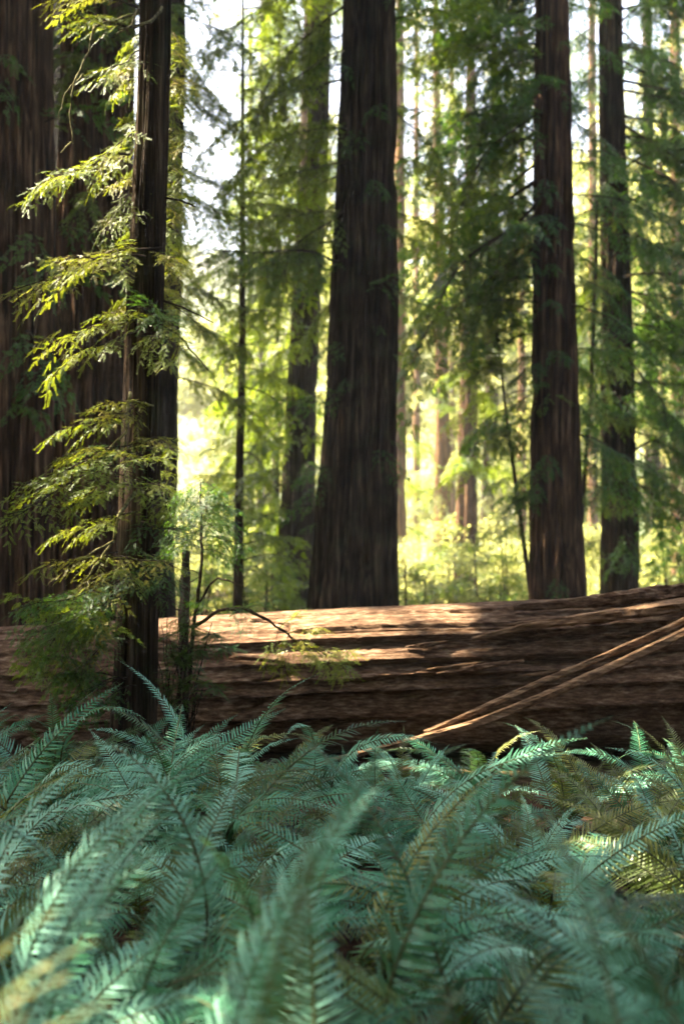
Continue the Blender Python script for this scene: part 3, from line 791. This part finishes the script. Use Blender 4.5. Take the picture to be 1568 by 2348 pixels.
pole = link('split_pole', None, None, at(760, 1745, 10.3))
pole.location.z = 0.12
tag(pole, 'long split pole leaning on the log at the right, lower end in the ferns', 'pole')
splinter('upper_splinter', pole, [at(975, 1680, 10.55), at(1084, 1634, 10.7), at(1250, 1560, 10.85), at(1400, 1498, 11.0), at(1568, 1424, 11.1), at(1680, 1374, 11.15)], [.03, .035, .04, .042, .045, .045], [.05, .05, .06, .06, .06, .06], SPLINTER, 81)
splinter('lower_splinter', pole, [at(640, 1790, 10.1), at(740, 1749, 10.2), at(880, 1714, 10.4), at(992, 1686, 10.5), at(1084, 1660, 10.6), at(1250, 1597, 10.75), at(1400, 1530, 10.9), at(1568, 1450, 11.0), at(1680, 1396, 11.05)], [.022, .03, .036, .044, .05, .055, .055, .055, .055], [.04, .05, .06, .07, .07, .07, .07, .07, .07], SPLINTER, 82, 90)

# ------------------------------------------------------------------ ferns
def frond_variant(seed, a0, a1, n=50, lmax=0.112, rough_tip=0.0, curl=0.0):
    rs = random.Random(seed)
    N = 26
    pts = [Vector((0, 0, 0))]
    for i in range(N):
        t = (i + 0.5) / N
        a = R(a0 + (a1 - a0) * t ** 1.35)
        pts.append(pts[-1] + Vector((math.sin(a), 0.04 * math.sin(t * 5 + seed), math.cos(a))) / N)
    mb = MB()
    mb.tube(pts, [0.0065 * (1 - 0.8 * i / N) for i in range(N + 1)], 5, mat=1, cap=False)
    def pos(t):
        x = min(t, 0.9999) * N; i = int(x)
        return pts[i].lerp(pts[i + 1], x - i), (pts[min(i + 1, N)] - pts[i]).normalized()
    for i in range(n):
        t = 0.10 + 0.895 * (i / (n - 1)) ** 0.92
        l0 = lmax * min(1.0, 0.45 + (t - 0.1) / 0.22) * max(0.05, (1 - max(0, (t - 0.30) / 0.70) ** 1.5)) 
        for sg in (-1, 1):
            l = l0 * rs.uniform(0.86, 1.1)
            if rs.random() < 0.02: continue
            p, tg = pos(min(t + sg * 0.004, 0.999))
            side = Vector((0, 1, 0)) * sg
            side = (side - tg * side.dot(tg)).normalized()
            up = tg.cross(side) * sg
            if up.z < 0: up = -up
            fw = 0.28 + 0.35 * t + rs.uniform(-0.12, 0.12)
            d = (side + tg * fw + up * (0.16 + rs.uniform(-0.16, 0.16))).normalized()
            wd = (tg + up * (rs.uniform(-0.45, 0.45)) * 1.0).normalized()
            wd = (wd - d * wd.dot(d)).normalized()
            w = 0.0058 * (0.45 + 0.55 * l / lmax) * rs.uniform(0.85, 1.15)
            dr = -up * l * (0.22 + rs.uniform(-0.05, 0.15))
            c = [(0, 0.55), (0.10, 1.0), (0.45, 0.85), (0.78, 0.5), (1.0, 0.0)]
            st = len(mb.v)
            for q, (a, ww) in enumerate(c):
                cen = p + d * l * a + dr * a * a + tg * l * 0.10 * a * a
                if ww > 0:
                    mb.v.append(cen + wd * w * ww); mb.v.append(cen - wd * w * ww)
                else:
                    mb.v.append(cen)
            for q in range(3):
                k = st + q * 2
                mb.f.append((k, k + 1, k + 3, k + 2)); mb.m.append(0)
            k = st + 6
            mb.f.append((k, k + 1, k + 2)); mb.m.append(0)
    me = mb.mesh('frond', [FERN, RACHIS])
    return me, pts[-1].copy()

FROND = [frond_variant(1, 20, 98), frond_variant(2, 32, 120), frond_variant(3, 26, 145), frond_variant(4, 40, 126, lmax=0.10), frond_variant(5, 12, 165, lmax=0.095),
         frond_variant(6, 34, 110, lmax=0.115), frond_variant(7, 46, 132, lmax=0.112), frond_variant(8, 14, 76, lmax=0.10)]

ORD = ['first', 'second', 'third', 'fourth', 'fifth', 'sixth', 'seventh', 'eighth', 'ninth', 'tenth', 'eleventh', 'twelfth', 'thirteenth']
ROWN = ['sword fern in the strongly blurred row nearest the camera, %s from the left', 'sword fern in the second row from the camera, soft with blur, %s from the left',
        'sword fern in the third row from the camera, %s from the left', 'sword fern in the fourth row from the camera, %s from the left',
        'sword fern in the fifth row from the camera, %s from the left', 'sword fern in the sixth row from the camera, %s from the left',
        'sword fern in the third row in front of the log, %s from the left', 'sword fern in the second row in front of the log, %s from the left',
        'small sword fern in the row against the foot of the log, %s from the left']
ROWD = [1.75, 2.35, 3.1, 3.95, 4.9, 5.95, 7.1, 8.3, 9.5]
FERNS = []
def add_frond(f, az, tilt, scale, var, mat=None, twist=0.0):
    me, tip = FROND[var]
    o = link('frond', me, f['obj'], mat=mat)
    o.rotation_euler = (Matrix.Rotation(az, 3, 'Z') @ Matrix.Rotation(tilt, 3, 'Y') @ Matrix.Rotation(twist, 3, tip.normalized())).to_euler()
    o.scale = (scale, scale, scale)
    o.location = (random.uniform(-.04, .04), random.uniform(-.04, .04), 0.02)
    return o

def frond_to(f, tip, var, mat=None, root=None, roll=42):
    """a frond from the fern's crown to the world point tip, arching as its variant does"""
    me, c = FROND[var]
    root = f['p'] if root is None else root
    d = tip - root
    az = math.atan2(d.y, d.x)
    el_t = math.atan2(d.z, math.hypot(d.x, d.y)); el_c = math.atan2(c.z, c.x)
    o = link('frond', me, f['obj'], mat=mat)
    o.rotation_euler = (Matrix.Rotation(az, 3, 'Z') @ Matrix.Rotation(el_c - el_t, 3, 'Y') @ Matrix.Rotation(R(roll) * math.cos(az), 3, c.normalized())).to_euler()
    s = d.length / c.length
    o.scale = (s, s, s)
    o.location = root - f['p']
    return o

def rootstock_mesh():
    rs = random.Random(77)
    mb = MB()
    mb.tube([(0, 0, -.06), (0, 0, .0), (.005, 0, .05), (0, 0, .08)], [.07, .075, .055, .02], 9, jitter=0.25)
    for q in range(16):                     # stubs of old stalks
        a = rs.uniform(0, 6.28); l = rs.uniform(.06, .14)
        c, n_ = math.cos(a), math.sin(a)
        mb.tube([(c * .03, n_ * .03, .02), (c * (.03 + l * .5), n_ * (.03 + l * .5), .02 + l * .7), (c * (.03 + l), n_ * (.03 + l), .02 + l)], [.008, .006, .004], 4)
    return mb.mesh('rootstock', [TWIG], True)
ROOTSTOCK = rootstock_mesh()
rf = random.Random(21)
for r, d in enumerate(ROWD):
    half = 0.2404 * d + (0.30 if r < 3 else 0.45)
    n = max(3, int(round(2 * half / (0.62 if r < 5 else 0.66 if r < 6 else 0.50))))
    n = (2, 2, 3, 4)[r] if r < 4 else n
    for i in range(n):
        x = -half + 2 * half * (i + 0.5) / n + rf.uniform(-.13, .13)
        y = d + rf.uniform(-.2, .2)
        u = CU + x / y * FPX
        if r >= 7 and 1180 < u < 1420: pass
        z = float(ground_z(x, y))
        o = link('sword_fern', None, None, Vector((x, y, z)))
        tag(o, ROWN[r] % ORD[i], 'fern', 'sword ferns filling the forest floor')
        link('rootstock', ROOTSTOCK, o)
        f = dict(obj=o, p=Vector((x, y, z)), r=r, u=u)
        FERNS.append(f)
        left = u < 620
        top = {0: .92, 1: .95, 2: .98, 3: 1.0, 4: .98, 5: .92, 6: .82, 7: .80, 8: .78}[r]
        if r >= 6 and left: top *= 1.34
        if r >= 6 and 560 < u < 1450: top *= 0.78 if u < 1050 else 0.95
        nf = 18 if r < 7 else 14
        for q in range(nf):
            az = 2 * math.pi * q / nf + rf.uniform(-.3, .3)
            # fronds lean with the light, up to the right on the left half
            if rf.random() < 0.5:
                az = rf.gauss(0.15, 0.75) if u < 900 else rf.choice((rf.gauss(0.3, 0.6), rf.gauss(2.9, 0.7)))
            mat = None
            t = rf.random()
            if (r <= 1 and u < 300 and t > 0.35) or (4 <= r <= 7 and u > 1430 and t > 0.6): mat = FERN_WARM  # sunlit glow at lower left and right edge put into frond colour
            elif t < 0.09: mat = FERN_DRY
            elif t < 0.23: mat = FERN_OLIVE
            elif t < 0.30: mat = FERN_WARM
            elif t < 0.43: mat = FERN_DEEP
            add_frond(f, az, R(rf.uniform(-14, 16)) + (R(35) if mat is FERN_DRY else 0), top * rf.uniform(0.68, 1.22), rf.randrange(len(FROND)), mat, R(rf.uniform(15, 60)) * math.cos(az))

def nearest(p):
    return min(FERNS, key=lambda f: (f['p'].xy - p.xy).length)
# fronds that stand out in the photograph: base guess (u, d), tip (u, v, d), variant
for (bu, bd), tip, var, mat in [
    ((860, 4.1), (1400, 1645, 4.0), 3, None), ((960, 6.6), (1345, 1692, 6.3), 1, None), ((930, 6.7), (1300, 1730, 6.2), 3, None), ((560, 3.2), (900, 1780, 3.2), 1, None),
    ((200, 8.6), (330, 1650, 8.2), 4, None), ((150, 8.6), (225, 1580, 8.4), 0, None), ((130, 8.6), (120, 1585, 8.3), 7, None), ((150, 8.6), (60, 1640, 8.4), 1, None),
    ((330, 7.6), (555, 1672, 7.4), 1, None), ((330, 7.4), (545, 1640, 7.6), 5, None), ((350, 7.4), (520, 1700, 7.1), 3, None),
    ((860, 8.6), (870, 1668, 8.4), 7, None), ((700, 8.6), (650, 1690, 8.2), 4, None), ((760, 8.4), (1000, 1705, 8.0), 2, None), ((900, 8.4), (840, 1700, 8.2), 1, None),
    ((650, 1.7), (700, 1800, 1.75), 7, FERN_OLIVE), ((760, 2.3), (880, 1720, 2.3), 0, None), ((1500, 2.4), (1180, 1880, 2.5), 2, None), ((1550, 2.4), (1250, 1860, 2.7), 6, None),
    ((1560, 1.8), (1010, 2260, 1.7), 6, None), ((1550, 1.75), (1100, 2120, 1.8), 3, None), ((-60, 2.1), (130, 2090, 1.95), 6, FERN_WARM), ((-160, 2.1), (210, 2160, 1.9), 3, FERN_WARM), ((-220, 2.0), (150, 2240, 1.8), 6, FERN_WARM), ((-260, 1.9), (240, 2300, 1.7), 3, FERN_WARM), ((-300, 1.9), (60, 2330, 1.65), 6, FERN_OLIVE), ((-200, 1.8), (330, 2345, 1.6), 6, FERN_WARM),  # warm lower-left fronds carry the sun glow in their colour
    ((1540, 7.0), (1470, 1670, 7.0), 1, FERN_WARM), ((1560, 7.0), (1390, 1715, 6.9), 2, None), ((1580, 7.0), (1560, 1655, 7.0), 0, FERN_WARM), ((1560, 5.9), (1370, 1770, 5.8), 3, None),
    ((380, 5.0), (190, 1700, 5.0), 4, None), ((60, 4.0), (420, 1770, 4.0), 1, None), ((150, 4.9), (480, 1760, 4.7), 5, None), ((0, 3.1), (380, 1850, 3.2), 5, None), ((0, 5.0), (260, 1720, 4.9), 1, None), ((200, 5.0), (560, 1790, 4.8), 3, None), ((260, 5.9), (560, 1690, 5.8), 1, None), ((100, 3.9), (520, 1850, 3.8), 5, None), ((-40, 3.1), (300, 1900, 3.0), 3, None), ((320, 3.9), (640, 1870, 3.9), 1, None)]:
    p = at(bu, 1900, bd); p.z = 0
    p.z = float(ground_z(p.x, p.y)) + 0.02
    frond_to(nearest(p), at(*tip), var, mat, p)

# ------------------------------------------------------------------ shrubs beyond the log
def shrub_mesh(seed, n=1500, leaf=0.075):
    rs = random.Random(seed)
    nv, nf = [], []
    clumps = [(Vector((rs.gauss(0, .38), rs.gauss(0, .38), rs.uniform(.12, 1.05))), rs.uniform(.12, .30)) for _ in range(20)]
    for c, r in clumps:
        c.x *= (1.2 - 0.5 * c.z); c.y *= (1.2 - 0.5 * c.z)
        for _ in range(n // 20):
            p = c + Vector((rs.gauss(0, r * .5), rs.gauss(0, r * .5), rs.gauss(0, r * .4)))
            if p.z < 0.02: continue
            d = Vector((rs.gauss(0, 1), rs.gauss(0, 1), rs.gauss(-.2, .6))).normalized()
            nrm = (Vector((0, 0, 1)) + Vector((rs.gauss(0, .6), rs.gauss(0, .6), 0))).normalized()
            s = nrm.cross(d).normalized()
            l = leaf * rs.uniform(.6, 1.3)
            i = len(nv)
            nv.extend((p, p + d * l * .5 + s * l * .26, p + d * l, p + d * l * .5 - s * l * .26)); nf.append((i, i + 1, i + 2, i + 3))
    mb = MB()
    for c, r in clumps[:9]:
        mb.tube([Vector((c.x * .1, c.y * .1, -.02)), Vector((c.x * .6, c.y * .5, c.z * .5)), c], [.014, .009, .004], 4)
    return mb.mesh('stem', [TWIG], True), mesh_from('foliage', np.array([tuple(v) for v in nv]), np.array(nf), [LEAF_BRIGHT])
SHRUB = [shrub_mesh(500 + i, 2400, 0.07 + .015 * i) for i in range(4)]
shrubs = [
    (440, 30, 1.9, 'leafy green shrub behind the sapling, left of the black stem'), (520, 34, 2.3, 'pale green shrub at the foot of the black-stemmed young redwood'), (590, 29, 1.6, 'green shrub right of the black-stemmed young redwood'),
    (640, 31, 2.0, 'dark green shrub under the grey trunk left of centre'), (930, 29, 1.5, 'blue-green shrub against the right foot of the thick centre trunk'), (985, 33, 2.0, 'leafy shrub below the orange far redwood'),
    (1060, 37, 2.2, 'bright shrub at the foot of the middle gap tree'), (1120, 32, 1.8, 'pale yellow-green shrub right of the middle gap tree'), (1180, 36, 2.4, 'tall pale shrub behind the thin leaning pole'),
    (1480, 36, 2.4, 'shrub right of the sprays on the rightmost large trunk'), (1555, 33, 2.2, 'shrub against the right edge above the log')]
for i, (u, d, h, lab) in enumerate(shrubs):
    x = (u - CU) / FPX * d
    o = link('shrub', None, None, Vector((x, d, float(ground_z(x, d)))))
    tag(o, lab, 'shrub', 'shrubs beyond the log')
    if i in (1, 5, 9):                       # broad-leaved
        o.scale = (h * .95, h * .95, h * .8)
        o.rotation_euler = (0, 0, i * 1.3)
        link('stem', SHRUB[i % 4][0], o)
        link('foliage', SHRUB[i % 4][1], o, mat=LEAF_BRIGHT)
    else:                                    # redwood sprouts: thin stems with feathery sprays
        rs = random.Random(560 + i)
        for q in range(4):
            ax, ay = rs.uniform(-.5, .5), rs.uniform(-.5, .5)
            hh = h * rs.uniform(.7, 1.25)
            mb = MB(); mb.tube([(ax * .5, ay * .5, 0), (ax * .8, ay * .8, hh * .5), (ax, ay, hh)], [.03, .02, .006], 5)
            link('stem', mb.mesh('stem', [TWIG], True), o)
            for b in range(9):
                t = (b + rs.random()) / 9
                a = rs.uniform(0, 6.28)
                put_branch(o, o.location + Vector((ax * (.5 + .5 * t), ay * (.5 + .5 * t), hh * (.12 + .88 * t))), Vector((math.cos(a), math.sin(a), rs.uniform(-.1, .5))), rs.choice(SPARSE), rs.uniform(.5, .95) * (1.1 - .5 * t), rs.uniform(-.4, .4), (LEAF, LEAF_DEEP, LEAF)[q % 3], check=False)

# far mass of sunlit undergrowth and trees, read as one wood
def mass(name, label, n, d0, d1, h0, h1, seed, mat, zmax=0.0, usel=(-60, 1640)):
    rs = np.random.RandomState(seed)
    VV, FF, off = [], [], 0
    base = []
    for me in (SHRUB[0][1], SHRUB[1][1], SHRUB[2][1]):
        co = np.zeros(len(me.vertices) * 3, dtype=np.float32); me.vertices.foreach_get('co', co)
        base.append(co.reshape(-1, 3))
    for i in range(n):
        for _ in range(14):
            d = rs.uniform(d0, d1); u = rs.uniform(*usel); x = (u - CU) / FPX * d
            h = rs.uniform(h0, h1); z = rs.uniform(0, zmax) if zmax else 0.0
            if not in_skygap([Vector((x + a_ * h, d, z + b_ * h)) for a_ in (-.8, -.4, 0, .4, .8) for b_ in (.2, .6, 1.1)]):
                break
        b = base[i % 3]
        a = rs.uniform(0, 6.28); c, s = math.cos(a), math.sin(a)
        v = np.stack([(b[:, 0] * c - b[:, 1] * s) * h * .9 + x, (b[:, 0] * s + b[:, 1] * c) * h * .9 + d, b[:, 2] * h + z], -1)
        VV.append(v)
        FF.append(np.arange(len(b)).reshape(-1, 4) + off); off += len(b)
    o = link(name, mesh_from(name, np.concatenate(VV), np.concatenate(FF), [mat]))
    o['kind'] = 'stuff'
    tag(o, label, 'undergrowth')
    return o
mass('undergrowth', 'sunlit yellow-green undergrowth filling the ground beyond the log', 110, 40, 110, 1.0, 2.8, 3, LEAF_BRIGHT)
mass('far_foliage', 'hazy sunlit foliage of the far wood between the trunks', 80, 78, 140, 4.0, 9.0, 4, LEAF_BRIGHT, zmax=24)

# ------------------------------------------------------------------ unseen trees added outside the frame to shade it and block sky light
def crown_mesh(seed, h0, h1, rmax, nb, npl, leaf, origin=None):
    rs = np.random.RandomState(seed)
    C = []
    for b in range(nb):
        t = (b + rs.rand()) / nb
        h = h0 + (h1 - h0) * t
        r = rmax * (1 - 0.75 * t) * rs.uniform(0.6, 1.1) * (0.6 + 0.4 * min(1, t / 0.12))
        a = rs.uniform(0, 6.283)
        q = rs.rand(npl) ** 0.8
        lat = rs.normal(0, 0.16, npl) * r * (1.15 - q * .7)
        x = np.cos(a) * r * q - np.sin(a) * lat; y = np.sin(a) * r * q + np.cos(a) * lat
        z = h - 0.18 * r * q * q + rs.normal(0, 0.16, npl)
        C.append(np.stack([x, y, z], -1))
    C = np.concatenate(C)
    if origin is not None:                     # leaves left out along sun rays to shape the sun patches
        W = C + np.array(tuple(origin))
        S = np.array(tuple(SUN)); keep = np.ones(len(C), bool)
        for g, r in GAPS:
            w = W - np.array(tuple(g)); t = w @ S
            dist = np.linalg.norm(w - t[:, None] * S, axis=1)
            keep &= ~((t > 0.5) & (dist < r + 0.12))
        C = C[keep]
    n = len(C)
    d = rs.normal(size=(n, 3)) * np.array([1, 1, .45]); d /= np.linalg.norm(d, axis=1)[:, None]
    u = rs.normal(size=(n, 3)) * 0.5 + np.array([0, 0, 1]); s_ = np.cross(u, d); s_ /= np.linalg.norm(s_, axis=1)[:, None]
    l = (leaf * rs.uniform(.6, 1.3, n))[:, None]
    V = np.stack([C - d * l * .5, C + s_ * l * .22, C + d * l * .5, C - s_ * l * .22], 1).reshape(-1, 3)
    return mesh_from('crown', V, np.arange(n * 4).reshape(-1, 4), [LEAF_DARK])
OUT_TRUNK = trunk_mesh('trunk', BARK_DARK, lambda h: (0, 0), lambda h: max(0.05, 0.55 * (1 - h / 40)), 38, 12, 48, 0.4, 900, 0.04)
shade_pos = [(-7.5, 4), (-8, 11), (-8.5, 18), (-8.5, 25), (-10.5, 31), (-13, 1), (-12.5, 8), (-13, 15), (-13, 22), (-14, 28), (-14.5, 35), (-18.5, 4), (-18, 11.5), (-18.5, 18.5), (-19, 25.5), (-20, 32), (-24, 8), (-24, 16), (-24, 23), (-25, 30)]
for i, (x, y) in enumerate(shade_pos):
    for dx in (0, 0.8, -0.8, 1.6, -1.6, 2.4, -2.4, 3.2):
        if not in_gap([Vector((x + dx, y, z * .5)) for z in range(2, 76)], 0.55):
            x += dx; break
    o = Vector((x, y, 0))
    t = link('redwood_tree', None, None, o)
    tag(t, 'unseen tall redwood added beyond the left edge to shade the picture', 'tree', 'unseen shade redwoods beyond the left edge')
    link('trunk', OUT_TRUNK, t)
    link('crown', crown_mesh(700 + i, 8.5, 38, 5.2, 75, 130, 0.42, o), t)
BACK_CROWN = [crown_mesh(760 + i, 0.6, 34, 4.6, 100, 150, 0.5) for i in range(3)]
HIGH_CROWN = crown_mesh(790, 5.0, 30, 5.2, 80, 150, 0.45)  # added close behind the camera to cut light from overhead
back_pos = [(-3.2, -2.6), (3.0, -2.4), (-6.5, -4.5), (-2.2, -6), (2.6, -5.6), (7, -4.5), (9.5, -1), (-9, -7), (-4.5, -9), (0.5, -7.5), (5, -10), (9.5, -6), (13, 0), (11.5, 7), (13, 14), (-7, -14), (2, -15), (9, -15), (14, 21), (16, 28), (-17, -8), (17, -8)]  # added to block sky light from behind and from the right
for i, (x, y) in enumerate(back_pos):
    t = link('redwood_tree', None, None, Vector((x, y, 0)))
    t.rotation_euler = (0, 0, i * 1.1)
    if x > 10 and y > 4: tag(t, 'unseen tall redwood added beyond the right edge to block sky light', 'tree', 'unseen sky-blocking redwoods beyond the right edge')
    else: tag(t, 'unseen tall redwood added behind the viewpoint to block sky light', 'tree', 'unseen sky-blocking redwoods behind the viewpoint')
    link('trunk', OUT_TRUNK, t)
    link('crown', HIGH_CROWN if i < 2 else BACK_CROWN[i % 3], t)
# crowns of the trees in the picture, above its upper edge
for key in ('edge', 'fluted', 'behind', 'centre', 'centre_behind', 'right', 'far_right'):
    ti = T[key]
    dress(ti, 22, 3 + 0.42 * ti['d'], 33, 2.2, 4.6, CANOPY, LEAF_DEEP, seed=800 + len(key), extra=0.5)
dress(near, 12, 7.5, 24, 1.0, 2.2, MIDB, LEAF, seed=850, extra=0.0)

# ------------------------------------------------------------------ haze
def haze():
    m, n, out = mat_new('forest_haze')
    m.cycles.homogeneous_volume = True
    pv = n.nodes.new('ShaderNodeVolumePrincipled')
    pv.inputs['Color'].default_value = (0.97, 0.95, 0.90, 1)
    pv.inputs['Density'].default_value = 0.0007
    pv.inputs['Anisotropy'].default_value = 0.35
    n.links.new(pv.outputs[0], out.inputs['Volume'])
    x0, x1, y0, y1, z0, z1 = -300, 300, -60, 460, -4, 118
    V = np.array([(x, y, z) for z in (z0, z1) for y in (y0, y1) for x in (x0, x1)])
    F = [(0, 2, 3, 1), (4, 5, 7, 6), (0, 1, 5, 4), (2, 6, 7, 3), (0, 4, 6, 2), (1, 3, 7, 5)]
    o = link('haze', mesh_from('haze', V, F, [m]))
    o['kind'] = 'stuff'
    tag(o, 'thin sunlit haze hanging between the far trunks', 'haze')
USE_HAZE = True
if USE_HAZE:
    haze()
